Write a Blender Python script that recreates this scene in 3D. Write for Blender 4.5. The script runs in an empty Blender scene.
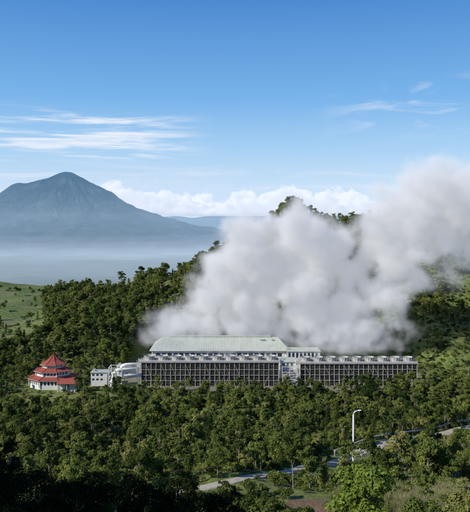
import bpy, bmesh, math, random
import numpy as np
from mathutils import Vector, Matrix
R = math.radians
rng = np.random.default_rng(7)
random.seed(7)
scene = bpy.context.scene
COL = scene.collection

# ------------------------------------------------------------------ helpers
def vnoise(x, y, seed=0.0):
    x = np.asarray(x, float); y = np.asarray(y, float)
    xi = np.floor(x); yi = np.floor(y); fx = x-xi; fy = y-yi
    fx = fx*fx*(3-2*fx); fy = fy*fy*(3-2*fy)
    def h(a, b):
        v = np.sin(a*127.1+b*311.7+seed*17.3)*43758.5453
        return v-np.floor(v)
    a = h(xi, yi); b = h(xi+1, yi); c = h(xi, yi+1); d = h(xi+1, yi+1)
    return (a*(1-fx)+b*fx)*(1-fy)+(c*(1-fx)+d*fx)*fy
def fbm(x, y, seed=0.0, octv=4):
    s = 0; a = 0.5
    for i in range(octv):
        s = s+a*(vnoise(x, y, seed+i)-0.5); x = x*2.03; y = y*2.03; a *= 0.5
    return s
def sstep(a, b, x):
    t = np.clip((x-a)/(b-a), 0, 1); return t*t*(3-2*t)

def mesh_obj(name, verts, faces, mats=(), smooth=False, parent=None, midx=None, link=True):
    me = bpy.data.meshes.new(name)
    verts = np.asarray(verts, np.float32)
    if isinstance(faces, np.ndarray):
        nf, k = faces.shape
        me.vertices.add(len(verts)); me.vertices.foreach_set("co", verts.ravel())
        me.loops.add(nf*k); me.loops.foreach_set("vertex_index", faces.astype(np.int32).ravel())
        me.polygons.add(nf)
        me.polygons.foreach_set("loop_start", np.arange(0, nf*k, k, dtype=np.int32))
        me.polygons.foreach_set("loop_total", np.full(nf, k, np.int32))
    else:
        me.from_pydata([tuple(map(float, v)) for v in verts], [], faces)
    for m in mats: me.materials.append(m)
    if midx is not None: me.polygons.foreach_set("material_index", np.asarray(midx, np.int32))
    if smooth: me.polygons.foreach_set("use_smooth", np.ones(len(me.polygons), bool))
    me.update(calc_edges=True); me.validate()
    ob = bpy.data.objects.new(name, me)
    if link: COL.objects.link(ob)
    if parent is not None: ob.parent = parent
    return ob
def empty(name, loc):
    e = bpy.data.objects.new(name, None); e.location = loc; e.empty_display_size = 1
    COL.objects.link(e); return e

class Geo:
    def __init__(s): s.v = []; s.f = []
    def box(s, x0, x1, y0, y1, z0, z1):
        n = len(s.v)
        s.v += [(x0,y0,z0),(x1,y0,z0),(x1,y1,z0),(x0,y1,z0),(x0,y0,z1),(x1,y0,z1),(x1,y1,z1),(x0,y1,z1)]
        s.f += [tuple(n+i for i in q) for q in ((0,3,2,1),(4,5,6,7),(0,1,5,4),(1,2,6,5),(2,3,7,6),(3,0,4,7))]
    def beam(s, a, b, w, h=None):
        h = h or w
        a = Vector(a); b = Vector(b); d = (b-a).normalized()
        up = Vector((0,0,1)) if abs(d.z) < .95 else Vector((0,1,0))
        sx = d.cross(up).normalized(); sz = sx.cross(d).normalized()
        n = len(s.v)
        for p in (a, b):
            for i, j in ((-1,-1),(1,-1),(1,1),(-1,1)):
                s.v.append(tuple(p+sx*i*w/2+sz*j*h/2))
        s.f += [tuple(n+i for i in q) for q in ((0,1,2,3),(7,6,5,4),(0,4,5,1),(1,5,6,2),(2,6,7,3),(3,7,4,0))]
    def tube(s, pts, rad, seg=12, cap=True):
        n0 = len(s.v); pts = [Vector(p) for p in pts]
        if not hasattr(rad, '__len__'): rad = [rad]*len(pts)
        for i, p in enumerate(pts):
            d = (pts[min(i+1, len(pts)-1)]-pts[max(i-1, 0)]).normalized()
            up = Vector((0,0,1)) if abs(d.z) < .9 else Vector((0,1,0))
            sx = d.cross(up).normalized(); sz = sx.cross(d).normalized()
            for k in range(seg):
                a = 2*math.pi*k/seg
                s.v.append(tuple(p+sx*math.cos(a)*rad[i]+sz*math.sin(a)*rad[i]))
        for i in range(len(pts)-1):
            for k in range(seg):
                a = n0+i*seg+k; b = n0+i*seg+(k+1) % seg
                s.f.append((a, b, b+seg, a+seg))
        if cap:
            s.f.append(tuple(n0+k for k in range(seg))[::-1])
            s.f.append(tuple(n0+(len(pts)-1)*seg+k for k in range(seg)))
    def ring(s, cx, cy, prof, seg=24):   # revolve (r,z) profile
        n0 = len(s.v)
        for r, z in prof:
            for k in range(seg):
                a = 2*math.pi*(k+.5)/seg
                s.v.append((cx+r*math.cos(a), cy+r*math.sin(a), z))
        for i in range(len(prof)-1):
            for k in range(seg):
                a = n0+i*seg+k; b = n0+i*seg+(k+1) % seg
                s.f.append((a, b, b+seg, a+seg))
    def obj(s, name, mat, parent=None, smooth=False):
        return mesh_obj(name, s.v, s.f, [mat], smooth, parent)

# ------------------------------------------------------------------ materials
def mat_new(name):
    m = bpy.data.materials.new(name); m.use_nodes = True
    nt = m.node_tree; nt.nodes.clear()
    return m, nt
def N(nt, t, **kw):
    n = nt.nodes.new(t)
    for k, v in kw.items():
        if k in ('i',):
            for a, b in v.items(): n.inputs[a].default_value = b
        else: setattr(n, k, v)
    return n
def L(nt, a, b): nt.links.new(a, b)
def math_n(nt, op, a, b=None, c=None, clamp=False):
    n = nt.nodes.new('ShaderNodeMath'); n.operation = op; n.use_clamp = clamp
    for i, v in enumerate((a, b, c)):
        if v is None: continue
        if isinstance(v, (int, float)): n.inputs[i].default_value = v
        else: nt.links.new(v, n.inputs[i])
    return n.outputs[0]
def mixc(nt, f, a, b, blend='MIX'):
    n = nt.nodes.new('ShaderNodeMix'); n.data_type = 'RGBA'; n.blend_type = blend
    for idx, v in ((0, f), (6, a), (7, b)):
        if isinstance(v, (int, float)): n.inputs[idx].default_value = v
        elif isinstance(v, tuple): n.inputs[idx].default_value = (*v, 1) if len(v) == 3 else v
        else: nt.links.new(v, n.inputs[idx])
    return n.outputs[2]
def smap(nt, v, a, b, c=0.0, d=1.0):
    n = nt.nodes.new('ShaderNodeMapRange'); n.interpolation_type = 'SMOOTHSTEP'
    n.inputs[1].default_value = a; n.inputs[2].default_value = b
    n.inputs[3].default_value = c; n.inputs[4].default_value = d
    nt.links.new(v, n.inputs[0]); return n.outputs[0]

def painted(name, col, var=0.25, scale=0.6, rough=0.6, dirt=(0.12,0.11,0.09), dirtamt=0.35, metallic=0.0):
    m, nt = mat_new(name)
    tc = N(nt, 'ShaderNodeTexCoord')
    mp = N(nt, 'ShaderNodeMapping'); mp.inputs['Scale'].default_value = (1, 1, 0.25)
    L(nt, tc.outputs['Object'], mp.inputs[0])
    n1 = N(nt, 'ShaderNodeTexNoise', i={'Scale': scale, 'Detail': 6.0, 'Roughness': .65}); L(nt, mp.outputs[0], n1.inputs[0])
    n2 = N(nt, 'ShaderNodeTexNoise', i={'Scale': scale*5, 'Detail': 3.0}); L(nt, mp.outputs[0], n2.inputs[0])
    f = smap(nt, n1.outputs[0], .45, .75, 0, dirtamt)
    c = mixc(nt, f, col, dirt)
    c = mixc(nt, smap(nt, n2.outputs[0], .3, .7, 0, var), c, tuple(x*.6 for x in col))
    b = N(nt, 'ShaderNodeBsdfPrincipled', i={'Roughness': rough, 'Metallic': metallic})
    L(nt, c, b.inputs['Base Color'])
    o = N(nt, 'ShaderNodeOutputMaterial'); L(nt, b.outputs[0], o.inputs[0])
    return m

def foliage(name, dark, light, yellow=None, transl=0.22):
    m, nt = mat_new(name)
    oi = N(nt, 'ShaderNodeObjectInfo')
    geo = N(nt, 'ShaderNodeNewGeometry')
    nz = N(nt, 'ShaderNodeTexNoise', i={'Scale': 0.018, 'Detail': 3.0}); L(nt, oi.outputs['Location'], nz.inputs[0])
    nf = N(nt, 'ShaderNodeTexNoise', i={'Scale': 1.3, 'Detail': 2.0}); L(nt, geo.outputs['Position'], nf.inputs[0])
    f = math_n(nt, 'ADD', math_n(nt, 'MULTIPLY', oi.outputs['Random'], .85), math_n(nt, 'MULTIPLY', math_n(nt, 'SUBTRACT', nz.outputs[0], .43), 3.0))
    f = math_n(nt, 'ADD', f, math_n(nt, 'MULTIPLY', math_n(nt, 'SUBTRACT', nf.outputs[0], .5), .9), clamp=True)
    c = mixc(nt, f, dark, light)
    if yellow:
        r2 = math_n(nt, 'FRACT', math_n(nt, 'MULTIPLY', oi.outputs['Random'], 7.31))
        c = mixc(nt, smap(nt, r2, .65, 1.0, 0, .9), c, yellow)
    d = N(nt, 'ShaderNodeBsdfDiffuse'); L(nt, c, d.inputs[0])
    t = N(nt, 'ShaderNodeBsdfTranslucent'); L(nt, mixc(nt, .5, c, (.18,.23,.035)), t.inputs[0])
    mx = N(nt, 'ShaderNodeMixShader'); mx.inputs[0].default_value = transl
    L(nt, d.outputs[0], mx.inputs[1]); L(nt, t.outputs[0], mx.inputs[2])
    o = N(nt, 'ShaderNodeOutputMaterial'); L(nt, mx.outputs[0], o.inputs[0])
    return m

M_leafA = foliage('foliage_dark', (.024,.044,.015), (.130,.170,.042), (.23,.25,.07))
M_leafB = foliage('foliage_mid', (.048,.078,.022), (.215,.260,.060), (.31,.30,.10))
M_leafC = foliage('foliage_bright', (.15,.22,.035), (.24,.31,.065), transl=.35)
M_leafS = foliage('foliage_painted_shade', (.008,.014,.006), (.020,.028,.011), transl=.1)  # leaf colour darkened to paint in shade near the viewpoint
M_straw = foliage('dry_grass', (.20,.20,.09), (.38,.36,.19), transl=.3)
M_bark = painted('bark', (.28,.25,.20), scale=2, rough=.9)
M_white = painted('white_paint', (.76,.76,.73), dirtamt=.25)
M_grey = painted('galvanised_steel', (.50,.49,.45), dirtamt=.45, rough=.5)
M_dark = painted('tower_fill', (.045,.042,.038), rough=.9)
M_louv = painted('louvre_boards', (.13,.12,.10), rough=.8, dirt=(.04,.035,.03), dirtamt=.6)
M_deck = painted('concrete', (.36,.35,.32), rough=.9, dirtamt=.5)
M_roof = painted('metal_roof', (.44,.48,.42), rough=.5, scale=.15, dirtamt=.45, dirt=(.26,.26,.21), var=.25)
M_red = painted('red_tiles', (.33,.075,.05), rough=.9, dirt=(.12,.05,.035), dirtamt=.8, var=.6, scale=.9)
M_glass = painted('window_glass', (.03,.04,.05), rough=.15, dirtamt=.1)
M_road = painted('pale_road', (.46,.41,.32), rough=.95, dirt=(.20,.18,.11), dirtamt=.7, var=.4)
M_stack = painted('fan_stack', (.42,.42,.40), dirtamt=.6)

# ------------------------------------------------------------------ terrain
PY = [-400, 0, 60, 100, 130, 200, 260, 320, 366, 382, 1e6]
PZ = [ 96, 96, 68,  51,  40,  24.5,  13,   1.5,  -4,   0, 0]
RX = [-3000,-600,-364,-300,-255,-215,-200,-146,-103,-60, -38,  5, 38, 52, 65, 80, 95,125,200,255,600,3000]
RZ = [   40,   0, -14, -16, -16,  -8,   0,  15,  32, 43,  51, 73, 95,112,115,106, 99, 98, 92, 96,140,160]
def height(x, y):
    x = np.asarray(x, float); y = np.asarray(y, float)
    front = np.interp(y, PY, PZ)
    fr_n = fbm(x/45, y/45, 3)*10*np.clip(1-np.abs(y-200)/180, 0, 1)
    z = front + fr_n + sstep(60, 200, np.abs(x))*6*sstep(60, 300, y)*(1-sstep(330, 380, y))
    Rz = np.interp(x, RX, RZ)
    y0 = np.where(x > 0, 515-95*sstep(118, 160, x), 515-85*sstep(68, 100, -x))
    s = np.clip((y-y0)/(700-y0), 0, 1)
    hill = Rz*(s**0.85)*(0.35+0.65*s) + fbm(x/60, y/60, 9, 4)*24*np.minimum(s, .6)
    hill = hill+12*np.exp(-((x+105)/45)**2-((y-525)/60)**2)
    z = np.where(y > y0, hill, z)
    ys = 725+285*sstep(190, 240, -x)
    rise = 12*sstep(700, 1000, y)*sstep(190, 240, -x)
    z = z+rise
    t = sstep(0, 1, (y-ys)/1900)
    far = -350+fbm(x/1500, y/1500, 21, 4)*90
    z = z*(1-t)+far*t
    return z

ys = [-300.0]
while ys[-1] < 70000:
    y = ys[-1]; ys.append(y+(2.2 if 60 < y < 560 else max(4 if y < 900 else 8, abs(y)*0.02)))
ys = np.array(ys)
s = np.linspace(-1, 1, 301); t = np.sign(s)*(0.35*np.abs(s)+0.65*np.abs(s)**2.4)
YY, TT = np.meshgrid(ys, t, indexing='ij')
XX = TT*(420+0.95*np.maximum(YY, 0))
ZZ = height(XX, YY)
nr, nc = XX.shape
idx = np.arange(nr*nc).reshape(nr, nc)
F = np.stack([idx[:-1,:-1], idx[:-1,1:], idx[1:,1:], idx[1:,:-1]], -1).reshape(-1, 4)

def ground_mat():
    m, nt = mat_new('ground_vegetation')
    g = N(nt, 'ShaderNodeNewGeometry'); P = g.outputs['Position']
    sp = N(nt, 'ShaderNodeSeparateXYZ'); L(nt, P, sp.inputs[0])
    def noi(sc, det=5.0):
        n = N(nt, 'ShaderNodeTexNoise', i={'Scale': sc, 'Detail': det, 'Roughness': .62}); L(nt, P, n.inputs[0]); return n.outputs[0]
    a = noi(.03); b = noi(.25); c_ = noi(1.6, 4.0)
    c = mixc(nt, smap(nt, b, .35, .65), (.07,.10,.03), (.16,.20,.055))
    c = mixc(nt, smap(nt, a, .45, .65, 0, .6), c, (.20,.20,.08))
    c = mixc(nt, smap(nt, c_, .5, .75, 0, .7), c, (.06,.07,.025))
    def blob(cx, cy, rx, ry, n=b, amt=.6):
        dx = math_n(nt, 'DIVIDE', math_n(nt, 'SUBTRACT', sp.outputs[0], cx), rx)
        dy = math_n(nt, 'DIVIDE', math_n(nt, 'SUBTRACT', sp.outputs[1], cy), ry)
        r = math_n(nt, 'SQRT', math_n(nt, 'ADD', math_n(nt, 'MULTIPLY', dx, dx), math_n(nt, 'MULTIPLY', dy, dy)))
        r = math_n(nt, 'ADD', r, math_n(nt, 'MULTIPLY', math_n(nt, 'SUBTRACT', n, .5), amt*2))
        return smap(nt, r, 1.1, .75)
    c = mixc(nt, blob(17, 146, 9, 8), c, mixc(nt, smap(nt, c_, .35, .65), (.12,.075,.045), (.20,.14,.09)))
    c = mixc(nt, blob(-19, 335, 18, 32), c, (.20,.25,.07))
    c = mixc(nt, blob(50, 152, 18, 14), c, (.22,.20,.10))
    c = mixc(nt, blob(20, 440, 112, 62, amt=.08), c, (.20,.19,.15))
    tn = N(nt, 'ShaderNodeTexNoise', i={'Scale': .02, 'Detail': 6.0}); L(nt, P, tn.inputs[0])
    wv = N(nt, 'ShaderNodeTexWave', i={'Scale': .07, 'Distortion': 7.0, 'Detail': 3.0, 'Detail Scale': .6}); wv.bands_direction = 'DIAGONAL'
    L(nt, P, wv.inputs[0])
    tea = mixc(nt, smap(nt, wv.outputs[1], .2, .8, 0, .7), (.08,.12,.04), (.16,.20,.07))
    tea = mixc(nt, smap(nt, tn.outputs[0], .46, .60, 0, .7), tea, (.18,.18,.10))
    c = mixc(nt, blob(-330, 800, 165, 330, amt=.3), c, tea)
    far = smap(nt, sp.outputs[1], 1300, 2500)
    v = N(nt, 'ShaderNodeTexVoronoi', i={'Scale': .004}); L(nt, P, v.inputs[0])
    c = mixc(nt, far, c, mixc(nt, v.outputs['Distance'], (.05,.07,.05), (.10,.12,.08)))
    d = N(nt, 'ShaderNodeBsdfPrincipled', i={'Roughness': 1.0, 'Specular IOR Level': .1}); L(nt, c, d.inputs['Base Color'])
    bp = N(nt, 'ShaderNodeBump', i={'Strength': .8, 'Distance': 1.0}); L(nt, b, bp.inputs['Height']); L(nt, bp.outputs[0], d.inputs['Normal'])
    o = N(nt, 'ShaderNodeOutputMaterial'); L(nt, d.outputs[0], o.inputs[0])
    return m
mesh_obj('ground', np.stack([XX, YY, ZZ], -1).reshape(-1, 3), F, [ground_mat()], smooth=True)

# ------------------------------------------------------------------ volcano
def volcano():
    cx, cy = -4137., 16000.
    px = np.array([0, 3, 7, 12, 32, 62, 97, 132, 172, 235, 330])*24.8
    dp = np.array([0, 0.5, 2.6, 6, 18, 33, 46, 54.5, 62, 71, 76])*24.8
    nr_, na = 190, 620
    r = np.linspace(0, 1, nr_)**1.25*330*24.8
    a = np.linspace(0, 2*math.pi, na, endpoint=False)
    Rr, A = np.meshgrid(r, a, indexing='ij')
    st = 1+0.3*sstep(0, 1, -np.cos(A))
    z = 1413-np.interp(Rr/st, px, dp)
    rel = Rr/(330*24.8)
    env = np.clip(rel*7, 0, 1)*np.clip((1-rel*1.1), 0, 1)
    X = cx+Rr*np.cos(A); Y = cy+Rr*np.sin(A)
    A2 = A+fbm(X/1300, Y/1300, 77, 4)*1.0
    u = np.cos(A2)*3.5; w = np.sin(A2)*3.5
    rid = np.abs(vnoise(u*1.6+Rr/1600, w*1.6, 5)-.5)*2+0.5*np.abs(vnoise(u*4+Rr/700, w*4, 6)-.5)*2
    z = z+(rid-.6)*190*env+fbm(X/600, Y/600, 31, 5)*340*env+fbm(X/2500, Y/2500, 35, 3)*150*env
    ii = np.arange(nr_*na).reshape(nr_, na)
    nxt = np.roll(ii, -1, axis=1)
    f = np.stack([ii[:-1], ii[1:], nxt[1:], nxt[:-1]], -1).reshape(-1, 4)
    m, nt = mat_new('volcano_forest')
    g = N(nt, 'ShaderNodeNewGeometry')
    n = N(nt, 'ShaderNodeTexNoise', i={'Scale': .0022, 'Detail': 8.0, 'Roughness': .65}); L(nt, g.outputs['Position'], n.inputs[0])
    c = mixc(nt, smap(nt, n.outputs[0], .4, .65), (.008,.018,.022), (.042,.054,.048))
    d = N(nt, 'ShaderNodeBsdfDiffuse'); L(nt, c, d.inputs[0])
    o = N(nt, 'ShaderNodeOutputMaterial'); L(nt, d.outputs[0], o.inputs[0])
    mesh_obj('volcano', np.stack([X, Y, z], -1).reshape(-1, 3), f, [m], smooth=True)
    xs = np.linspace(-26000, 26000, 420); yy = np.linspace(-1, 1, 24)
    XX2, T2 = np.meshgrid(xs, yy, indexing='ij')
    crest = 640+fbm(XX2/3200, XX2*0, 44, 6)*750
    crest = crest*(.2+.8*sstep(-9500, -4500, XX2))
    Z2 = -400+np.maximum(crest+400, 120)*(1-np.abs(T2))**.8+fbm(XX2/900, T2*4, 51, 4)*160*(1-np.abs(T2))
    Y2 = 26000+T2*4000
    i2 = np.arange(XX2.size).reshape(XX2.shape)
    f2 = np.stack([i2[:-1,:-1], i2[1:,:-1], i2[1:,1:], i2[:-1,1:]], -1).reshape(-1, 4)
    mesh_obj('distant_hills', np.stack([XX2, Y2, Z2], -1).reshape(-1, 3), f2, [m], smooth=True)
volcano()

# ---------------------------------------------------------------- geometry-node volume helper
def gn_tree(name):
    ng = bpy.data.node_groups.new(name, 'GeometryNodeTree')
    ng.interface.new_socket('Geometry', in_out='INPUT', socket_type='NodeSocketGeometry')
    ng.interface.new_socket('Geometry', in_out='OUTPUT', socket_type='NodeSocketGeometry')
    return ng
def cloud_mat(name, dens, emi, step):
    m, nt = mat_new(name)
    try: m.cycles.volume_step_rate = step
    except Exception as ex: print(ex)
    at = N(nt, 'ShaderNodeAttribute', attribute_name='density')
    D = math_n(nt, 'MULTIPLY', at.outputs['Fac'], dens)
    sc_ = N(nt, 'ShaderNodeVolumeScatter', i={'Color': (1, 1, 1, 1), 'Anisotropy': 0.0}); L(nt, D, sc_.inputs['Density'])
    em = N(nt, 'ShaderNodeEmission', i={'Color': (*emi, 1)}); L(nt, D, em.inputs['Strength'])  # added glow replaces light scattered repeatedly inside steam and clouds
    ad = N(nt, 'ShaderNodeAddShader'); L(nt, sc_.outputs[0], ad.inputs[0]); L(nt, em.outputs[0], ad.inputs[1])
    o = N(nt, 'ShaderNodeOutputMaterial'); L(nt, ad.outputs[0], o.inputs['Volume'])
    return m
def gmath(ng):
    def M(op, a, b=None, clamp=False):
        n = ng.nodes.new('ShaderNodeMath'); n.operation = op; n.use_clamp = clamp
        for i, v in enumerate((a, b)):
            if v is None: continue
            if isinstance(v, (int, float)): n.inputs[i].default_value = v
            else: ng.links.new(v, n.inputs[i])
        return n.outputs[0]
    return M
def vol_out(ng, dens, mn, mx, res, mat):
    vc = ng.nodes.new('GeometryNodeVolumeCube'); go = ng.nodes.new('NodeGroupOutput')
    vc.inputs['Min'].default_value = mn; vc.inputs['Max'].default_value = mx
    for nm, v in zip(('Resolution X', 'Resolution Y', 'Resolution Z'), res): vc.inputs[nm].default_value = v
    ng.links.new(dens, vc.inputs['Density'])
    sm = ng.nodes.new('GeometryNodeSetMaterial'); sm.inputs['Material'].default_value = mat
    ng.links.new(vc.outputs[0], sm.inputs[0]); ng.links.new(sm.outputs[0], go.inputs[0])

# soft bank of cumulus beyond the volcano
def clouds():
    ng = gn_tree('cloud_nodes'); nd = ng.nodes; lk = ng.links; M = gmath(ng)
    nd.new('NodeGroupInput')
    pos = nd.new('GeometryNodeInputPosition')
    def noise(scale, det, rough, offs=(0,0,0), sq=(1,1,1)):
        a = nd.new('ShaderNodeVectorMath'); a.operation = 'MULTIPLY_ADD'; a.inputs[1].default_value = sq; a.inputs[2].default_value = offs
        lk.new(pos.outputs[0], a.inputs[0])
        n = nd.new('ShaderNodeTexNoise'); n.inputs['Scale'].default_value = scale; n.inputs['Detail'].default_value = det; n.inputs['Roughness'].default_value = rough
        lk.new(a.outputs[0], n.inputs['Vector']); return n.outputs[0]
    sp = nd.new('ShaderNodeSeparateXYZ'); lk.new(pos.outputs[0], sp.inputs[0])
    big = noise(.00055, 3, .55, (3100, 0, 0), (1, .6, 0))
    top = M('ADD', 590.0, M('MULTIPLY', M('MAXIMUM', M('SUBTRACT', big, .36), 0.0), 2700.0))
    hz = M('DIVIDE', M('SUBTRACT', top, sp.outputs[2]), 260.0)
    hz = M('MINIMUM', hz, .55)
    n1 = noise(.0023, 7, .62, (0, 500, 0), (1, 1, 1.4))
    s_ = M('ADD', hz, M('MULTIPLY', M('SUBTRACT', n1, .54), 4.6))
    base = M('MULTIPLY', M('SUBTRACT', sp.outputs[2], 400.0), 1/90.0, True)
    lx = M('MULTIPLY', M('SUBTRACT', sp.outputs[0], -4300.0), 1/900.0, True)
    dd = M('MULTIPLY', M('MULTIPLY', M('MULTIPLY', s_, 2.2, True), base), lx)
    m = cloud_mat('cloud', .013, (.37,.40,.45), 1.5)
    vol_out(ng, dd, (-4600, 19400, 330), (14500, 22600, 1500), (440, 50, 50), m)
    me = bpy.data.meshes.new('cloud_bank'); me.from_pydata([(0, 21000, 600)], [], []); me.materials.append(m)
    ob = bpy.data.objects.new('cloud_bank', me); COL.objects.link(ob)
    md = ob.modifiers.new('volume', 'NODES'); md.node_group = ng
clouds()

# ------------------------------------------------------------------ haze (air volumes, tinted glow added to the scattering)
def haze(name, x0, x1, y0, y1, z0, z1, dens, col, emi, g=0.0):
    G = Geo(); G.box(x0, x1, y0, y1, z0, z1)
    m, nt = mat_new(name)
    sc = N(nt, 'ShaderNodeVolumeScatter', i={'Color': (*col, 1), 'Density': dens, 'Anisotropy': g})
    em = N(nt, 'ShaderNodeEmission', i={'Color': (*emi, 1), 'Strength': dens})
    ad = N(nt, 'ShaderNodeAddShader'); L(nt, sc.outputs[0], ad.inputs[0]); L(nt, em.outputs[0], ad.inputs[1])
    o = N(nt, 'ShaderNodeOutputMaterial'); L(nt, ad.outputs[0], o.inputs['Volume'])
    return G.obj(name, m)
haze('haze', -60000, 60000, 1600, 32000, -700, 1500, 2.1e-5, (.42,.75,1.0), (.03,.16,.38))
for i_, (zt, dn_) in enumerate([(-270, 1.1e-4), (-190, 6e-5), (-80, 3.0e-5), (330, 1.5e-5), (620, .8e-5)]):
    haze('valley_mist', -50000-i_*10, 50000+i_*10, 2400+i_*170, 29000+i_*100, -600-i_*5, zt, dn_, (.78,.92,1.0), (.26,.37,.46))

# ------------------------------------------------------------------ trees
def leaf_quads(c, n, size, asp=.6):
    k = len(c)
    n = n/np.maximum(np.linalg.norm(n, axis=1, keepdims=True), 1e-6)
    r = rng.normal(size=(k, 3))
    a = np.cross(n, r); a /= np.maximum(np.linalg.norm(a, axis=1, keepdims=True), 1e-6)
    b = np.cross(n, a)
    sz = (size*(.6+.8*rng.random(k)))[:, None]
    bend = n*sz*.25
    v = np.stack([c-a*sz-bend, c-b*sz*asp, c+a*sz-bend, c+b*sz*asp], 1).reshape(-1, 3)
    f = np.arange(k*4).reshape(k, 4)
    return v, f
def make_tree(name, kind, h, cr, nleaf, lsize, mat, seed, link=False, trunk_r=.22, crown_base=.35):
    global rng
    rng = np.random.default_rng(seed)
    G = Geo()
    bx, by = rng.normal(0, .04*h, 2)
    def tr(t): return np.array([bx*t*t, by*t*t, h*t])
    pts = [tuple(tr(t)+np.array([0, 0, -1.2 if t == 0 else 0])) for t in np.linspace(0, .96, 7)]
    G.tube(pts, [trunk_r*(1-.85*i/6) for i in range(7)], 7)
    C = []; Nn = []
    if kind == 'broad':
        ncl = int(rng.integers(15, 24))
        per = nleaf//ncl
        for i in range(ncl):
            th = rng.random()*2*math.pi; el = rng.uniform(-.5, 1)
            rr = rng.uniform(.45, .95) if i > 3 else rng.uniform(0, .4)
            cz = h*(crown_base+(1-crown_base)*.5)+el*h*(1-crown_base)*.42
            w = math.sqrt(max(0, 1-(el*.85)**2))
            cc = np.array([math.cos(th)*cr*rr*w+bx*.5, math.sin(th)*cr*rr*w+by*.5, cz])
            R0 = cr*rng.uniform(.22, .42)
            b0 = tr(min(.9, max(.15, (cz-R0*1.2)/h*.85)))
            mid = (b0+cc)/2+np.array([0, 0, -.05*h*rng.random()])
            G.tube([tuple(b0), tuple(mid), tuple(cc)], [trunk_r*.42, trunk_r*.28, trunk_r*.08], 5, cap=False)
            d = rng.normal(size=(per, 3)); d /= np.linalg.norm(d, axis=1, keepdims=True)
            d[:, 2] = np.where(d[:, 2] < -.35, -d[:, 2], d[:, 2])
            rad = R0*(.55+.55*rng.random(per)**.6)*(1+.3*np.sin(d[:, 0]*5+i)*np.cos(d[:, 1]*6))
            C.append(cc+d*rad[:, None]*np.array([1, 1, .75])); Nn.append(d+rng.normal(size=(per, 3))*.55+np.array([0, 0, .3]))
    elif kind == 'cone':
        nb = 44; per = nleaf//nb
        for i in range(nb):
            t = crown_base*.6+(1-crown_base*.6)*(i+rng.random())/nb
            th = i*2.4+rng.normal()*.3
            ln = cr*(1.05-t)**.75*rng.uniform(.6, 1.15)+.25
            b0 = tr(min(t, .97)); rise = ln*rng.uniform(-.05, .45)
            e = b0+np.array([math.cos(th)*ln, math.sin(th)*ln, rise])
            G.tube([tuple(b0), tuple(e)], [trunk_r*.25, trunk_r*.05], 4, cap=False)
            u = rng.random(per)**.6
            p = b0+(e-b0)*u[:, None]
            sp = (.18+.22*u*(1.1-u))*ln+.22
            off = rng.normal(size=(per, 3))*sp[:, None]*np.array([.8, .8, .55])
            C.append(p+off); Nn.append(off+rng.normal(size=(per, 3))*.4*sp[:, None]+np.array([0, 0, .25]))
    elif kind == 'shrub':
        ncl = 7; per = nleaf//ncl
        for i in range(ncl):
            th = rng.random()*6.28; rr = rng.uniform(.1, .75)*cr
            cc = np.array([math.cos(th)*rr, math.sin(th)*rr, h*rng.uniform(.3, .65)])
            R0 = cr*rng.uniform(.3, .5)
            d = rng.normal(size=(per, 3)); d /= np.linalg.norm(d, axis=1, keepdims=True); d[:, 2] = np.abs(d[:, 2])-.15
            C.append(cc+d*R0*(.6+.5*rng.random(per)[:, None])); Nn.append(d+rng.normal(size=(per, 3))*.6)
    elif kind == 'grass':
        k = nleaf
        base = rng.normal(size=(k, 2))*cr*.45
        vv = []; 
        for i in range(k):
            a = rng.random()*6.28; ln = h*rng.uniform(.5, 1); w = lsize
            dx, dy = math.cos(a), math.sin(a); lean = rng.uniform(.1, .6)*ln
            x0, y0 = base[i]
            vv += [(x0-dy*w, y0+dx*w, -.2), (x0+dy*w, y0-dx*w, -.2), (x0+dx*lean+dy*w*.3, y0+dy*lean-dx*w*.3, ln), (x0+dx*lean-dy*w*.3, y0+dy*lean+dx*w*.3, ln)]
        return mesh_obj(name, vv, np.arange(k*4).reshape(k, 4), [mat], link=link)
    C = np.concatenate(C); Nn = np.concatenate(Nn)
    lv, lf = leaf_quads(C, Nn, lsize)
    tv = np.array(G.v); 
    fq = [f for f in G.f if len(f) == 4]
    fq = np.array(fq)
    V = np.concatenate([tv, lv]); Fq = np.concatenate([fq, lf+len(tv)])
    mi = np.concatenate([np.zeros(len(fq)), np.ones(len(lf))])
    return mesh_obj(name, V, Fq, [M_bark, mat], midx=mi, link=link)

def make_coll(name, obs):
    c = bpy.data.collections.new(name)
    for o in obs: c.objects.link(o)
    return c
forest_obs = []
k = 0
for kind, h, cr, n, ls, mt, cb in [
    ('broad', 10.5, 3.6, 2800, .27, M_leafA, .3), ('broad', 12, 4.2, 3100, .28, M_leafB, .32), ('broad', 9, 3.4, 2400, .25, M_leafB, .2),
    ('cone', 13, 2.5, 2400, .24, M_leafA, .15), ('cone', 11, 2.1, 2000, .23, M_leafB, .1), ('broad', 15.5, 2.6, 2300, .25, M_leafB, .4),
    ('broad', 15, 3.2, 2300, .28, M_leafA, .5), ('broad', 7, 3.2, 2200, .24, M_leafB, .15), ('broad', 13, 4.8, 2900, .3, M_leafA, .35)]:
    forest_obs.append(make_tree('tree_variant_%s' % 'abcdefghi'[k], kind, h, cr, n, ls, mt, 100+k, crown_base=cb)); k += 1
shrub_obs = [make_tree('shrub_variant_%s' % 'abc'[i], 'shrub', 2.6, 1.9, 500, .2, [M_leafB, M_leafA, M_leafB][i], 200+i, trunk_r=.06) for i in range(3)]
grass_obs = [make_tree('grass_tuft_variant_%s' % 'ab'[i], 'grass', 1.7, 1.1, 160, .035, M_straw, 300+i) for i in range(2)]
C_forest = make_coll('forest_variants', forest_obs)
C_shrub = make_coll('shrub_variants', shrub_obs)
C_grass = make_coll('grass_variants', grass_obs)

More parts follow.
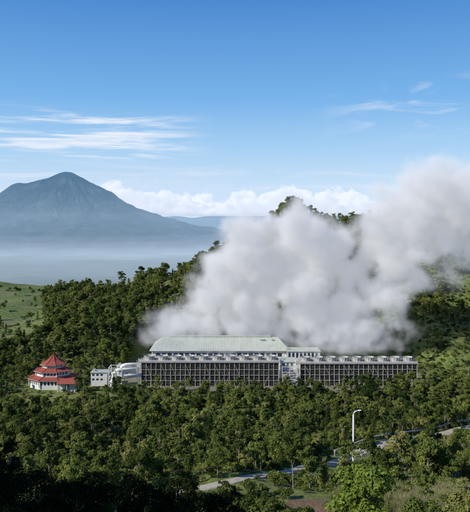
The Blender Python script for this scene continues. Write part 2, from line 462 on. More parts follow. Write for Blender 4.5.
def scatter(name, coll, P, rot, scl, ix):
    me = bpy.data.meshes.new(name)
    me.vertices.add(len(P)); me.vertices.foreach_set('co', np.asarray(P, np.float32).ravel())
    for nm, ty, arr in (('rot', 'FLOAT', rot), ('scl', 'FLOAT', scl), ('idx', 'INT', ix)):
        at = me.attributes.new(nm, ty, 'POINT'); at.data.foreach_set('value', np.asarray(arr, np.float32 if ty == 'FLOAT' else np.int32))
    ob = bpy.data.objects.new(name, me); COL.objects.link(ob)
    ng = gn_tree(name+'_nodes')
    gi = ng.nodes.new('NodeGroupInput'); go = ng.nodes.new('NodeGroupOutput')
    ci = ng.nodes.new('GeometryNodeCollectionInfo'); ci.inputs['Collection'].default_value = coll
    ci.inputs['Separate Children'].default_value = True; ci.inputs['Reset Children'].default_value = True
    ip = ng.nodes.new('GeometryNodeInstanceOnPoints'); ip.inputs['Pick Instance'].default_value = True
    def attr(n, t):
        a = ng.nodes.new('GeometryNodeInputNamedAttribute'); a.data_type = t; a.inputs[0].default_value = n; return a.outputs[0]
    cx = ng.nodes.new('ShaderNodeCombineXYZ'); ng.links.new(attr('rot', 'FLOAT'), cx.inputs[2])
    ng.links.new(gi.outputs[0], ip.inputs['Points']); ng.links.new(ci.outputs[0], ip.inputs['Instance'])
    ng.links.new(attr('idx', 'INT'), ip.inputs['Instance Index']); ng.links.new(cx.outputs[0], ip.inputs['Rotation'])
    ng.links.new(attr('scl', 'FLOAT'), ip.inputs['Scale']); ng.links.new(ip.outputs[0], go.inputs[0])
    md = ob.modifiers.new('instances', 'NODES'); md.node_group = ng
    return ob

ROAD = np.array([(-62,143),(-38,150),(-10,160),(8,177),(24,200),(38,226),(56,248),(80,268),(108,290),(150,305),(220,318)], float)
def road_dist(x, y):
    best = np.full(x.shape, 1e9); side = np.zeros(x.shape)
    for a, b in zip(ROAD[:-1], ROAD[1:]):
        d = b-a; t_ = np.clip(((x-a[0])*d[0]+(y-a[1])*d[1])/(d@d), 0, 1)
        px = a[0]+t_*d[0]; py = a[1]+t_*d[1]
        dd = np.hypot(x-px, y-py); m = dd < best
        best = np.where(m, dd, best); side = np.where(m, y-py, side)
    return best, side
def ell(x, y, cx, cy, rx, ry): return ((x-cx)/rx)**2+((y-cy)/ry)**2 < 1
def sample(n, y0, y1, k=.44, pad=30, seed=1):
    r = np.random.default_rng(seed)
    yv = np.sqrt(r.uniform(y0**2, y1**2, n)); xv = r.uniform(-1, 1, n)*(k*yv+pad); 
    return xv, yv, r
def mask_common(x, y):
    rd, side = road_dist(x, y)
    pad_ = (x > -78) & (x < 122) & (y > 391) & (y < 512)
    pad_ |= ell(x, y, -113, 403, 20, 17) | ell(x, y, -84, 404, 10, 9)
    ok = ~pad_ & (rd > 3.2)
    return ok, rd, side
# tall forest
x, y, r = sample(23000, 92, 1020, seed=11)
keep = (y < 745) | (x < -190)
x, y = x[keep], y[keep]
ok, rd, side = mask_common(x, y)
ok &= ~((rd < np.where(x > 34, 22, 12)) & (side < 0) & (x > -16))
ok &= ~ell(x, y, 17, 140, 13, 15) & ~ell(x, y, 50, 148, 22, 22) & ~ell(x, y, -19, 328, 17, 28) & ~ell(x, y, -113, 372, 19, 20)
field = (x < -.295*y+25*(fbm(x/40, y/40, 91, 2))) & (y > 520+60*fbm(x/50, y/50, 17, 2))
ok &= ~(field & (r.random(len(x)) < .975))
ok &= ~ell(x, y, 5, 150, 30, 12)
dn = fbm(x/34, y/34, 61, 3)
ok &= (dn > -.11) | (r.random(len(x)) < .2)
right_open = (x > 120) & (y > 400) & (y < 660)
ok &= ~(right_open & (fbm(x/30, y/30, 71, 3) < .06))
ok &= ~((y < 125) & (np.abs(x-16) < 22))
x, y = x[ok], y[ok]
ns = len(x)
sc = r.uniform(.48, 1.22, ns)*(1+.8*fbm(x/55, y/55, 77, 2))
sc *= np.where(y > 510, 1.0, np.interp(y, [90, 200, 300, 380, 400, 440], [.62, .76, .88, .80, .5, .9]))
ix = r.integers(0, 9, ns)
ridge = (y > 640) & (r.random(ns) < .06); sc = np.where(ridge, sc*1.45, sc)
clus = fbm(x/50, y/50, 81, 2) > .05
ix = np.where(clus & (y < 400) & (r.random(ns) < .4), r.choice([3, 4, 5], ns), ix)
scatter('forest', C_forest, np.stack([x, y, height(x, y)-.2], -1), r.random(ns)*6.28, sc, ix)
print('forest trees', ns)
# undergrowth
x, y, r = sample(18000, 80, 720, seed=12)
ok, rd, side = mask_common(x, y)
ok &= ~((rd < 8) & (side < 0) & (x > 20))
ok &= ~ell(x, y, 17, 146, 9, 9) & ~(ell(x, y, -19, 335, 15, 28) & (r.random(len(x)) < .85))
field = (x < -.295*y) & (y > 520)
ok &= ~(field & (r.random(len(x)) < .85))
x, y = x[ok], y[ok]; ns = len(x)
scatter('undergrowth', C_shrub, np.stack([x, y, height(x, y)-.15], -1), r.random(ns)*6.28, r.uniform(.4, 1.3, ns), r.integers(0, 3, ns))
# dry grass
r = np.random.default_rng(5)
x = 50+r.normal(size=1000)*9; y = 150+r.normal(size=1000)*9
rd, side = road_dist(x, y); x, y = x[rd > 3], y[rd > 3]; ns = len(x)
scatter('tall_dry_grass', C_grass, np.stack([x, y, height(x, y)], -1), r.random(ns)*6.28, r.uniform(.6, 1.4, ns), r.integers(0, 2, ns))

def place_tree(name, x, y, **kw):
    o = make_tree(name, link=True, **kw); o.location = (x, y, float(height(x, y))-.3); return o
place_tree('broadleaf_tree', 16.5, 80, kind='broad', h=10.8, cr=3.8, nleaf=6500, lsize=.26, mat=M_leafC, seed=401, crown_base=.25)
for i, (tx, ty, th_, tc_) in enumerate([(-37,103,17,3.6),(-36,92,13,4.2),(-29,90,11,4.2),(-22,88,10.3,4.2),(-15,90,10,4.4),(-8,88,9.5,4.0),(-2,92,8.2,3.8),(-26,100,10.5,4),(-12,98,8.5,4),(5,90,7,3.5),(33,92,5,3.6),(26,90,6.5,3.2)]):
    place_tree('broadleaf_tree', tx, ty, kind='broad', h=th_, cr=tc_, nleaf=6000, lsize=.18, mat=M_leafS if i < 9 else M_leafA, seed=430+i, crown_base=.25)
# emergent crowns on the crest above the plume
for i, (tx, ty, th_) in enumerate([(58,700,17),(66,704,15),(48,698,13),(73,700,12),(128,702,18),(137,700,15),(118,704,14)]):
    place_tree('broadleaf_tree', tx, ty, kind='broad', h=th_, cr=4.6, nleaf=3500, lsize=.36, mat=M_leafA, seed=460+i, crown_base=.35, trunk_r=.35)
# tall trees added beside the viewpoint (left, out of frame) to shade the foreground
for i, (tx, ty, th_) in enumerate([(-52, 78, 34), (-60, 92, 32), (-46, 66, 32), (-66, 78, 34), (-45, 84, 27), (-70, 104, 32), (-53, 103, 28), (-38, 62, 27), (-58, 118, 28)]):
    place_tree('offframe_shade_tree', tx, ty, kind='broad', h=th_, cr=9 if abs(tx) > 47 else 7.5, nleaf=8000, lsize=.45, mat=M_leafS, seed=420+i, crown_base=.2, trunk_r=.5)

# ------------------------------------------------------------------ road
def road():
    pts = []
    for i in range(len(ROAD)-1):      # Catmull-Rom
        p0 = ROAD[max(i-1, 0)]; p1 = ROAD[i]; p2 = ROAD[i+1]; p3 = ROAD[min(i+2, len(ROAD)-1)]
        for t_ in np.linspace(0, 1, 16, endpoint=False):
            pts.append(.5*((2*p1)+(-p0+p2)*t_+(2*p0-5*p1+4*p2-p3)*t_**2+(-p0+3*p1-3*p2+p3)*t_**3))
    pts = np.array(pts)
    tg = np.gradient(pts, axis=0); tg /= np.linalg.norm(tg, axis=1, keepdims=True)
    nm = np.stack([-tg[:, 1], tg[:, 0]], -1)
    V = []; 
    zc = height(pts[:, 0], pts[:, 1])+.35
    zc = np.convolve(np.pad(zc, 6, mode='edge'), np.ones(13)/13, mode='valid')+.15
    wob = fbm(pts[:, 0]/6, pts[:, 1]/6, 15, 3)
    for i in range(len(pts)):
        w_ = np.interp(i, [0, 60, 90], [.62, .72, 1.0])*(1+.35*wob[i])
        for j, o in enumerate([-3.0, -2.4, -1.9, 0, 1.9, 2.4, 3.0]):
            p = pts[i]+nm[i]*o*w_
            V.append((p[0], p[1], zc[i]+(-2.0 if j in (0, 6) else 0)+(-.05*abs(o)/2.9)))
    m = 7; n = len(pts)
    ii = np.arange(n*m).reshape(n, m)
    f = np.stack([ii[:-1,:-1], ii[:-1,1:], ii[1:,1:], ii[1:,:-1]], -1).reshape(-1, 4)
    mesh_obj('road', V, f, [M_road], smooth=False)
    G = Geo(); prev = None
    for i in range(76, n, 3):
        p = pts[i]-nm[i]*2.7; z = zc[i]
        G.box(p[0]-.09, p[0]+.09, p[1]-.09, p[1]+.09, z-1.5, z+1.15)
        if prev is not None:
            for hh in (.55, 1.0): G.beam((prev[0], prev[1], prev[2]+hh), (p[0], p[1], z+hh), .07, .09)
        prev = (p[0], p[1], z)
    G.obj('roadside_fence', M_white)
    G = Geo(); pp = []
    for i in range(82, n, 2):
        p = pts[i]+nm[i]*5.2; pp.append((p[0], p[1], zc[i]+1.1))
    G.tube(pp, .32, 12)
    for q in pp[::4]: G.box(q[0]-.2, q[0]+.2, q[1]-.2, q[1]+.2, q[2]-3.2, q[2]-.28)
    G.obj('steam_pipeline', M_grey, smooth=False)
road()

# street lamp
def lamp(x, y):
    z = float(height(x, y)); e = empty('street_lamp', (x, y, z))
    G = Geo(); G.tube([(0,0,-1.5),(0,0,2),(0,0,8),(0,0,17)], [.42,.4,.33,.26], 12); G.obj('pole', M_white, e, True)
    G = Geo(); G.box(-.7, .7, -.7, .7, -1.5, .5); G.obj('base', M_deck, e)
    G = Geo(); G.tube([(0,0,16.8),(.2,0,17.6),(.6,0,18.1),(1.3,0,18.4),(2.0,0,18.5)], [.24,.2,.18,.16,.14], 10)
    G.obj('arm', M_white, e, True)
    G = Geo(); G.ring(0, 0, [(.05,.18),(.5,.14),(.62,0),(.5,-.15),(.02,-.18)], 14)
    o = G.obj('lantern', M_white, e, True); o.location = (2.2, 0, 18.5); o.scale = (1.2, .8, 1)
lamp(40.5, 221)

# ------------------------------------------------------------------ cooling towers
def cooling_tower(x0, x1, yf, depth, H, nf, seed=0, name='cooling_tower'):
    e = empty(name, (x0, yf, 0)); Lx = x1-x0
    nb = int(round(Lx/3.05)); bw = Lx/nb
    G = Geo()
    for i in range(nb+1):
        X = i*bw
        G.box(X-.16, X+.16, -.35, -.02, -2, H-.9)
        G.box(X-.16, X+.16, depth+.02, depth+.35, -2, H-.9)
        if i % 2 == 0: G.beam((X, -2.4, -1.5), (X, -.4, H*.55), .18)
    for zz in (.3, 3.6, 7.0, 10.4):
        G.box(-.3, Lx+.3, -.45, -.36, zz, zz+.22)
    rr = random.Random(seed)
    for i in range(0, nb):
        if rr.random() < .4: G.beam((i*bw, -.5, .4), ((i+1)*bw, -.5, 6.9), .14)
        if rr.random() < .3: G.beam(((i+1)*bw, -.52, 7.1), (i*bw, -.52, H-1.8), .14)
    G.obj('frame', M_grey, e)
    G = Geo(); G.box(0.3, Lx-.3, 1.4, depth-1.4, -2, H-1.0); G.obj('fill', M_dark, e)
    G = Geo(); z = 1.0
    while z < H-1.6:
        for i in range(nb):
            if rr.random() < .08: continue
            G.beam((i*bw+.17, .45, z+.25), ((i+1)*bw-.17, .45, z+.25), 1.0, .09)
        z += .85
        for i in range(nb): G.box(i*bw+.17, (i+1)*bw-.17, -.02, .04, z-.62, z-.62+rr.uniform(.12, .42))
    G.obj('louvres', M_louv, e)
    G = Geo()
    for X in (0, Lx):
        for k_ in range(9):
            G.box(X-.15, X+.15, .2+k_*(depth-.4)/9, .2+(k_+.93)*(depth-.4)/9, -2, H-.95)
    G.obj('end_casing', M_white, e)
    G = Geo(); G.box(-.6, Lx+.6, -.7, depth+.7, H-.88, H-.2); G.obj('fan_deck', M_deck, e)
    G = Geo()
    for yy in (-.6, depth+.6):
        for hh in (.35, .85): G.box(-.5, Lx+.5, yy-.04, yy+.04, H+hh, H+hh+.09)
        for i in range(nb+1): G.box(i*bw-.05, i*bw+.05, yy-.07, yy+.07, H-.19, H+.98)
    G.obj('handrail', M_white, e)
    G = Geo(); B = Geo(); D = Geo()
    for i in range(nf):
        cx = (i+.5)*Lx/nf; cy = depth/2; r0 = min(Lx/nf*.5-.9, depth/2-.5)
        G.ring(cx, cy, [(r0, H-.19), (r0*.90, H+.6), (r0*.86, H+1.3), (r0*.9, H+2.3), (r0*.94, H+2.35), (r0*.93, H+2.2), (r0*.83, H+1.3), (r0*.86, H+.6), (r0*.86, H-.15)], 28)
        for a in range(12):
            an = a*math.pi/6; c, s_ = math.cos(an), math.sin(an)
            G.beam((cx+c*r0*.98, cy+s_*r0*.98, H-.1), (cx+c*r0*.93, cy+s_*r0*.93, H+2.2), .12)
        for a in range(6):
            an = a*math.pi/3+i*.4; c, s_ = math.cos(an), math.sin(an)
            B.beam((cx+c*.4, cy+s_*.4, H+1.2), (cx+c*r0*.8, cy+s_*r0*.8, H+1.25), .55, .08)
        B.ring(cx, cy, [(.02, H+1.5), (.5, H+1.45), (.6, H+1.1), (.02, H+1.0)], 12)
        D.box(cx+r0+.1, cx+r0+.6, cy-3.2, cy-2.2, H-.18, H+1.5)
        D.box(cx+r0+.25, cx+r0+.4, cy+2.2, cy+2.4, H-.18, H+3.2)
    G.obj('fan_stacks', M_stack, e, True)
    B.obj('fan_blades', M_grey, e); D.obj('motors', M_dark, e)
    S = Geo()
    for k_ in range(5):
        za = k_*H/5-.4; zb = (k_+1)*H/5-.4; ya, yb = (1, 6.5) if k_ % 2 == 0 else (6.5, 1)
        for xx in (-2.4, -1.2): S.beam((xx, ya, za), (xx, yb, zb), .12, .3); S.beam((xx, ya, za+1), (xx, yb, zb+1), .08)
        for q in range(9):
            tt = q/9; S.box(-2.35, -1.25, ya+(yb-ya)*tt-.14, ya+(yb-ya)*tt+.14, za+(zb-za)*tt, za+(zb-za)*tt+.06)
        S.box(-2.6, -1.0, yb-.7, yb+.7, zb-.06, zb+.04)
    for xx in (-2.7, -.95):
        for yy in (.3, 7.3): S.box(xx-.1, xx+.1, yy-.1, yy+.1, -1, H+.8)
    S.obj('access_stair', M_white, e)
    return e
cooling_tower(-58, 27, 400, 12.5, 15.6, 10, 1)
cooling_tower(40.5, 113, 401, 12.5, 14.6, 9, 2)
cooling_tower(-55, 34, 492, 13, 12.5, 10, 3)

# ------------------------------------------------------------------ turbine hall
def hall():
    e = empty('turbine_hall', (-10.5, 462, 0))
    hw, hd, ze, zr, rl = 48.5, 17, 13.6, 20.0, 41
    G = Geo(); G.box(-47, 47, -16, 16, -1, 13.4); G.obj('walls', M_white, e)
    G = Geo()
    A = [(-hw,-hd,ze),(hw,-hd,ze),(hw,hd,ze),(-hw,hd,ze),(-rl,0,zr),(rl,0,zr)]
    G.v += A; G.f += [(0,1,5,4),(1,2,5),(2,3,4,5),(3,0,4),(0,3,2,1)]
    G.obj('roof', M_roof, e)
    G = Geo()
    for X in np.arange(-40, 40.1, 1.6):
        G.beam((X, -hd, ze+.04), (X, 0, zr+.04), .06, .08)
        G.beam((X, hd, ze+.04), (X, 0, zr+.04), .06, .08)
    G.obj('roof_seams', M_roof, e)
    G = Geo(); G.box(-36, 36, -1.0, 1.0, zr-.4, zr+.9); G.obj('ridge_vent', M_roof, e)
    G = Geo(); G.box(-hw, hw, -hd-.3, -hd-.02, ze-.45, ze+.1); G.obj('gutter', M_white, e)
    G = Geo()
    for X in np.arange(-44, 44, 4): G.box(X, X+2.8, -16.06, -15.99, 9.2, 11.6)
    G.obj('windows', M_glass, e)
hall()
def block(name, cx, cy, w, d, h, z=0, roof=M_roof, floors=2, stepx=2.6):
    e = empty(name, (cx, cy, z))
    G = Geo(); G.box(-w/2, w/2, -d/2, d/2, -5, h); G.obj('walls', M_white, e)
    G = Geo(); G.box(-w/2-.4, w/2+.4, -d/2-.4, d/2+.4, h+.003, h+.35); G.box(-w/2+.4, -w/2+2.0, -1, 1, h+.36, h+1.5); G.obj('roof', roof, e)
    G = Geo(); fh = h/floors
    X = -w/2+.8
    while X+1.4 < w/2:
        for f_ in range(floors): G.box(X, X+1.4, -d/2-.05, -d/2+.02, f_*fh+1.0, f_*fh+fh-.7)
        X += stepx
    for yy in np.arange(-d/2+.8, d/2-1.5, stepx):
        for f_ in range(floors): G.box(-w/2-.05, -w/2+.02, yy, yy+1.4, f_*fh+1.0, f_*fh+fh-.7)
    G.obj('windows', M_glass, e); return e
block('electrical_building', 33.8, 414, 9.5, 14, 13.5, floors=4)
block('office_building', -84.5, 405, 10, 8, 5.6, z=2.6, floors=2)
block('workshop_building', 46, 440, 22, 14, 15, floors=3)
block('pump_house', -73, 428, 9, 10, 7, floors=1)
def rack():
    e = empty('pipe_rack', (33.8, 402, 0)); G = Geo()
    for X in (-4.6, 0, 4.6):
        for Y in (-3, 2): G.box(X-.15, X+.15, Y-.15, Y+.15, -2, 12.5)
    for zz in (3, 6, 9, 12.3):
        for Y in (-3, 2): G.box(-4.8, 4.8, Y-.12, Y+.12, zz, zz+.25)
    for k_ in range(3): G.beam((-4.6, -3.2, 3.1*k_), (0, -3.2, 3.1*k_+3), .14); G.beam((4.6, -3.2, 3.1*k_), (0, -3.2, 3.1*k_+3), .14)
    G.obj('frame', M_white, e)
    G = Geo()
    for Y, zz in ((-1.8, 3.7), (-.3, 3.7), (-1, 6.8), (.6, 9.7)): G.tube([(-4.5, Y, zz), (4.5, Y, zz)], .45, 12)
    G.obj('pipes', M_grey, e)
rack()
def wpipes():
    e = empty('cooling_water_pipes', (-66, 401, 0)); G = Geo()
    for k_, (X, Y, h) in enumerate([(-7.5, -1, 10.5), (-4.2, 1.5, 13), (-9.8, 3, 8), (-5.5, -3.5, 7.2)]):
        G.tube([(X-3, Y, -1.5), (X-2.6, Y, h*.3), (X-1.4, Y, h*.75), (X, Y, h*.95), (X+2.4, Y, h), (8, Y+2, h)], 1.0, 14)
    G.obj('pipes', M_white, e, True)
    G = Geo()
    for X in (-11.5, -7.5, -3.5):
        for Y in (-4.5, 4): G.box(X-.2, X+.2, Y-.2, Y+.2, -2, 12)
    for zz in (2.6, 5.8, 9, 12): 
        for Y in (-4.5, 4): G.box(-11.8, -3.2, Y-.15, Y+.15, zz, zz+.3)
        G.box(-11.7, -11.3, -4.4, 3.9, zz+.31, zz+.55)
    for zz in (2.6, 5.8, 9): G.beam((-11.4, -4.7, zz), (-3.6, -4.7, zz+3.1), .2)
    G.obj('support_frame', M_white, e)
wpipes()

# ------------------------------------------------------------------ red-roofed pavilion
def pavilion():
    e = empty('red_roofed_pavilion', (-113, 402, 1.5)); e.scale = (1, .8, 1)
    W = Geo(); Rf = Geo(); Gl = Geo(); Cn = Geo()
    tiers = [(14.2, -4, 4.2, 15.9, 11.0, 4.2, 5.6), (10.4, 5.5, 8.6, 12.2, 7.0, 8.6, 10.2), (6.4, 10.0, 12.3, 8.3, .5, 12.3, 17.8)]
    for rw, z0, z1, re, ri, rz0, rz1 in tiers:
        W.ring(0, 0, [(rw, z0), (rw, z1+.1)], 8)
        W.ring(0, 0, [(re-.25, rz0-.32), (re, rz0-.3), (re, rz0-.03)], 8)
        mid = (re*.45+ri*.55, rz0+(rz1-rz0)*.42)
        Rf.ring(0, 0, [(re+.12, rz0-.05), (re+.1, rz0+.12), mid, (ri, rz1), (ri-.8, rz1)], 8)
        Rf.ring(0, 0, [(re+.1, rz0-.06), (rw-.1, rz0-.04)], 8)
        for k_ in range(8):
            a = 2*math.pi*(k_+.5)/8; c, s_ = math.cos(a), math.sin(a)
            Rf.beam((re*c, re*s_, rz0+.15), (mid[0]*c, mid[0]*s_, mid[1]+.1), .3); Rf.beam((mid[0]*c, mid[0]*s_, mid[1]+.1), (ri*c, ri*s_, rz1+.1), .3)
            Cn.box(rw*c*1.05-.22, rw*c*1.05+.22, rw*s_*1.05-.22, rw*s_*1.05+.22, max(z0, 0)-.1, z1-.05)
            a0 = 2*math.pi*(k_+.5)/8; a1 = 2*math.pi*(k_+1.5)/8
            p0 = Vector((rw*math.cos(a0), rw*math.sin(a0), 0)); p1 = Vector((rw*math.cos(a1), rw*math.sin(a1), 0))
            nw = 5 if rw > 12 else 4 if rw > 8 else 3
            zz0 = max(z0, 0)+1.2; zz1 = z1-.7
            for q in range(nw):
                a_ = p0.lerp(p1, (q+.28)/nw); b_ = p0.lerp(p1, (q+.72)/nw)
                Gl.beam((a_.x, a_.y, (zz0+zz1)/2), (b_.x, b_.y, (zz0+zz1)/2), .14, zz1-zz0)
    Rf.tube([(0,0,17.6), (0,0,18.6), (0,0,19.8)], [.35,.25,.06], 8)
    W.obj('walls', M_white, e); Rf.obj('roof', M_red, e); Gl.obj('windows', M_glass, e); Cn.obj('columns', M_white, e)
    P_ = Geo(); P_.v += [(6,-21,3.6),(19,-21,3.6),(19,-10,3.6),(6,-10,3.6),(9,-15.5,5.8),(16,-15.5,5.8)]
    P_.f += [(0,1,5,4),(1,2,5),(2,3,4,5),(3,0,4),(0,3,2,1)]; P_.obj('porch_roof', M_red, e)
    Q = Geo()
    for X in (7, 12.5, 18):
        for Y in (-20, -11): Q.box(X-.2, X+.2, Y-.2, Y+.2, -4, 3.59)
    Q.box(8, 17, -18, -12, -4, 3.0); Q.obj('porch', M_white, e)
pavilion()

# ------------------------------------------------------------------ steam plume (volume)
def plume():
    poly = np.array([(-76,8),(-66,27),(-40,53),(-14,82),(4,105),(32,118),(56,109),(80,104),(102,113),(113,136),(142,147),(205,144),
                     (205,76),(164,62),(135,46),(120,22),(118,4),(-69,4)], float)
    r = np.random.default_rng(3)
    def inside(p):
        x_, z_ = p; c = False; n = len(poly)
        for i in range(n):
            a = poly[i]; b = poly[i-1]
            if (a[1] > z_) != (b[1] > z_) and x_ < (b[0]-a[0])*(z_-a[1])/(b[1]-a[1])+a[0]: c = not c
        return c
    def dist(p):
        d = 1e9
        for i in range(len(poly)):
            a = poly[i-1]; b = poly[i]; ab = b-a; t_ = np.clip(((p-a)@ab)/(ab@ab), 0, 1)
            d = min(d, np.linalg.norm(p-a-ab*t_))
        return d
    pts = []; rad = []; dn = []
    while len(pts) < 430:
        p = np.array([r.uniform(-76, 205), r.uniform(4, 149)])
        if not inside(p): continue
        R0 = r.uniform(8, 12)+p[1]*r.uniform(.03, .08)
        dp_ = dist(p)
        if dp_ < R0*.5: continue
        hz = p[1]
        sp = np.interp(hz, [5, 40, 120], [5, 13, 20])
        yc = np.interp(hz, [5, 40, 120], [499, 480, 470])
        if p[0] > 45 and hz < 45: yc -= 25*(1-hz/45)
        pts.append((p[0], yc+np.clip(r.normal()*sp*.9, -1.7*sp, 1.7*sp), p[1])); rad.append(R0)
        dn.append(np.interp(p[0], [-60, 0, 60, 120, 205], [.6, 1, 1, .6, .42])*(.45+.55*min(1, hz/45))*np.interp(dp_, [5, 22], [.55, 1]))
    for i in range(9):
        X = -50+i*9.2; z = 15.0
        for k_ in range(3): pts.append((X+k_*3, 498-k_*2+r.normal(), z+k_*6)); rad.append(5+k_*1.5); dn.append(.6)
    for i in range(16):
        X = 42+i*5
        pts.append((X, 462+r.normal()*5, 8+r.random()*8)); rad.append(9); dn.append(.25)
    for X0, X1, n in ((-58, 27, 10), (40.5, 113, 9)):
        for i in range(n):
            X = X0+(i+.5)*(X1-X0)/n
            for k_ in range(4):
                pts.append((X+k_*3.0, 406.5+k_*7, 17.5+k_*5.0)); rad.append(2.8+k_*1.5); dn.append(.16 if X0 < 0 else .28)
    me = bpy.data.meshes.new('steam_plume'); me.from_pydata(pts, [], [])
    for nm, arr in (('rad', rad), ('dn', dn)):
        at = me.attributes.new(nm, 'FLOAT', 'POINT'); at.data.foreach_set('value', np.array(arr, np.float32))
    ob = bpy.data.objects.new('steam_plume', me); COL.objects.link(ob)
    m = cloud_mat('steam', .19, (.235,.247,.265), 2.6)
    ng = gn_tree('steam_nodes'); M = gmath(ng)
    nd = ng.nodes; lk = ng.links
    gi = nd.new('NodeGroupInput')
    pos = nd.new('GeometryNodeInputPosition')
    nw = nd.new('ShaderNodeTexNoise'); nw.inputs['Scale'].default_value = .03; nw.inputs['Detail'].default_value = 4; nw.inputs['Roughness'].default_value = .6; lk.new(pos.outputs[0], nw.inputs['Vector'])
    sub = nd.new('ShaderNodeVectorMath'); sub.operation = 'SUBTRACT'; sub.inputs[1].default_value = (.5,.5,.5); lk.new(nw.outputs['Color'], sub.inputs[0])
    scl = nd.new('ShaderNodeVectorMath'); scl.operation = 'SCALE'; scl.inputs['Scale'].default_value = 34; lk.new(sub.outputs[0], scl.inputs[0])
    add = nd.new('ShaderNodeVectorMath'); add.operation = 'ADD'; lk.new(pos.outputs[0], add.inputs[0]); lk.new(scl.outputs[0], add.inputs[1])
    W = add.outputs[0]
    sn = nd.new('GeometryNodeSampleNearest'); sn.domain = 'POINT'; lk.new(gi.outputs[0], sn.inputs['Geometry']); lk.new(W, sn.inputs['Sample Position'])
    def samp(kind, name=None):
        si = nd.new('GeometryNodeSampleIndex'); si.data_type = kind; si.domain = 'POINT'
        lk.new(gi.outputs[0], si.inputs['Geometry']); lk.new(sn.outputs[0], si.inputs['Index'])
        if name:
            a = nd.new('GeometryNodeInputNamedAttribute'); a.data_type = 'FLOAT'; a.inputs[0].default_value = name; lk.new(a.outputs[0], si.inputs['Value'])
        else:
            p_ = nd.new('GeometryNodeInputPosition'); lk.new(p_.outputs[0], si.inputs['Value'])
        return si.outputs[0]
    ds = nd.new('ShaderNodeVectorMath'); ds.operation = 'DISTANCE'; lk.new(W, ds.inputs[0]); lk.new(samp('FLOAT_VECTOR'), ds.inputs[1])
    s_ = M('SUBTRACT', 1.0, M('DIVIDE', ds.outputs['Value'], samp('FLOAT', 'rad')))
    s_ = M('MULTIPLY', s_, 1.1)
    nf = nd.new('ShaderNodeTexNoise'); nf.inputs['Scale'].default_value = .05; nf.inputs['Detail'].default_value = 8; nf.inputs['Roughness'].default_value = .70
    lk.new(pos.outputs[0], nf.inputs['Vector'])
    vo = nd.new('ShaderNodeTexVoronoi'); vo.inputs['Scale'].default_value = .055; vo.feature = 'SMOOTH_F1'; lk.new(W, vo.inputs['Vector'])
    s2 = M('ADD', s_, M('MULTIPLY', M('SUBTRACT', nf.outputs[0], .5), 2.5))
    s2 = M('SUBTRACT', s2, M('MULTIPLY', M('SUBTRACT', vo.outputs['Distance'], .42), .8))
    dd = M('MULTIPLY', M('ADD', s2, .14), 1.1, True)
    dd = M('MULTIPLY', M('MULTIPLY', dd, dd), samp('FLOAT', 'dn'))
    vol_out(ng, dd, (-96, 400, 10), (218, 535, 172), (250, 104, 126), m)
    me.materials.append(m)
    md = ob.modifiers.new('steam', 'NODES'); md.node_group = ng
plume()

# ------------------------------------------------------------------ world + sun
SUN = Vector((-0.76, -0.36, 0.60)).normalized()
el = math.asin(SUN.z); az = math.atan2(SUN.x, SUN.y)
w = bpy.data.worlds.new('World'); scene.world = w; w.use_nodes = True
nt = w.node_tree; nt.nodes.clear()
sky = N(nt, 'ShaderNodeTexSky', sky_type='NISHITA', sun_disc=False, sun_elevation=el, sun_rotation=az % (2*math.pi), altitude=1500, air_density=1.0, dust_density=.6, ozone_density=2.0)
tc = N(nt, 'ShaderNodeTexCoord'); sp = N(nt, 'ShaderNodeSeparateXYZ'); L(nt, tc.outputs['Generated'], sp.inputs[0])
X, Y, Z = sp.outputs
def cnoise(sx, sy, sz, det, off=(0,0,0), rough=.6, dist=0.0):
    mp = N(nt, 'ShaderNodeMapping'); mp.inputs['Scale'].default_value = (sx, sy, sz); mp.inputs['Location'].default_value = off
    L(nt, tc.outputs['Generated'], mp.inputs[0])
    n = N(nt, 'ShaderNodeTexNoise', i={'Scale': 1.0, 'Detail': det, 'Roughness': rough, 'Distortion': dist}); L(nt, mp.outputs[0], n.inputs[0]); return n.outputs[0]
def band(v, a, b, c, d): return math_n(nt, 'MULTIPLY', smap(nt, v, a, b), smap(nt, v, d, c))
ci = smap(nt, cnoise(5, 5, 70, 7, (1.3, 0, 2.2), dist=.4), .44, .63)
ci = math_n(nt, 'MULTIPLY', ci, band(Z, .085, .105, .155, .18)); ci = math_n(nt, 'MULTIPLY', ci, smap(nt, X, -.02, -.15))
ci2 = smap(nt, cnoise(9, 9, 40, 8, (5, 1, 0), dist=.8), .47, .72, 0, .55)
ci2 = math_n(nt, 'MULTIPLY', ci2, band(Z, .11, .15, .19, .23)); ci2 = math_n(nt, 'MULTIPLY', ci2, smap(nt, X, .10, .26))
ci3 = smap(nt, cnoise(4, 4, 50, 7, (7.3, 0, 5), dist=.5), .45, .7, 0, .7)
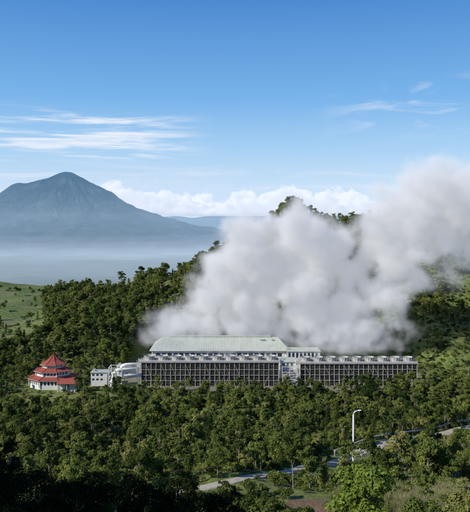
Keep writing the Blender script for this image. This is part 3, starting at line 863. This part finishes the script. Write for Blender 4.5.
ci3 = math_n(nt, 'MULTIPLY', ci3, band(Z, .02, .04, .07, .10))
ramp = N(nt, 'ShaderNodeValToRGB'); L(nt, Z, ramp.inputs[0]); cr = ramp.color_ramp
stops = [(0.0, (.68,.80,.90)), (.055, (.60,.76,.90)), (.115, (.38,.63,.90)), (.19, (.17,.44,.84)), (.33, (.05,.23,.64)), (.7, (.03,.12,.42))]
cr.elements[0].position = 0; cr.elements[0].color = (*stops[0][1], 1)
cr.elements[1].position = stops[-1][0]; cr.elements[1].color = (*stops[-1][1], 1)
for p_, c_ in stops[1:-1]:
    e_ = cr.elements.new(p_); e_.color = (*c_, 1)
rs = N(nt, 'ShaderNodeVectorMath', operation='SCALE'); rs.inputs['Scale'].default_value = 10.0; L(nt, ramp.outputs[0], rs.inputs[0])
col = mixc(nt, .87, sky.outputs[0], rs.outputs[0])
col = mixc(nt, math_n(nt, 'MULTIPLY', ci, .9), col, (8.6, 9.1, 9.6))
col = mixc(nt, ci2, col, (8.0, 8.5, 9.2))
col = mixc(nt, ci3, col, (8.6, 8.9, 9.2))
bg = N(nt, 'ShaderNodeBackground', i={'Strength': .1}); L(nt, col, bg.inputs[0])
o = N(nt, 'ShaderNodeOutputWorld'); L(nt, bg.outputs[0], o.inputs[0])

sl = bpy.data.lights.new('sun', 'SUN'); sl.energy = 5.0; sl.angle = R(.5); sl.color = (1, .94, .83)
so = bpy.data.objects.new('sun', sl); COL.objects.link(so); so.rotation_euler = SUN.to_track_quat('Z', 'Y').to_euler()

# ------------------------------------------------------------------ camera
cam = bpy.data.cameras.new('camera'); co = bpy.data.objects.new('camera', cam); COL.objects.link(co)
co.location = (0, 0, 100); co.rotation_euler = (R(90), 0, 0)
cam.sensor_fit = 'HORIZONTAL'; cam.sensor_width = 36; cam.lens = 646/470*36; cam.shift_y = -31/470
cam.clip_start = .5; cam.clip_end = 150000
scene.camera = co
scene.view_settings.view_transform = 'Standard'; scene.view_settings.look = 'None'; scene.view_settings.exposure = 0
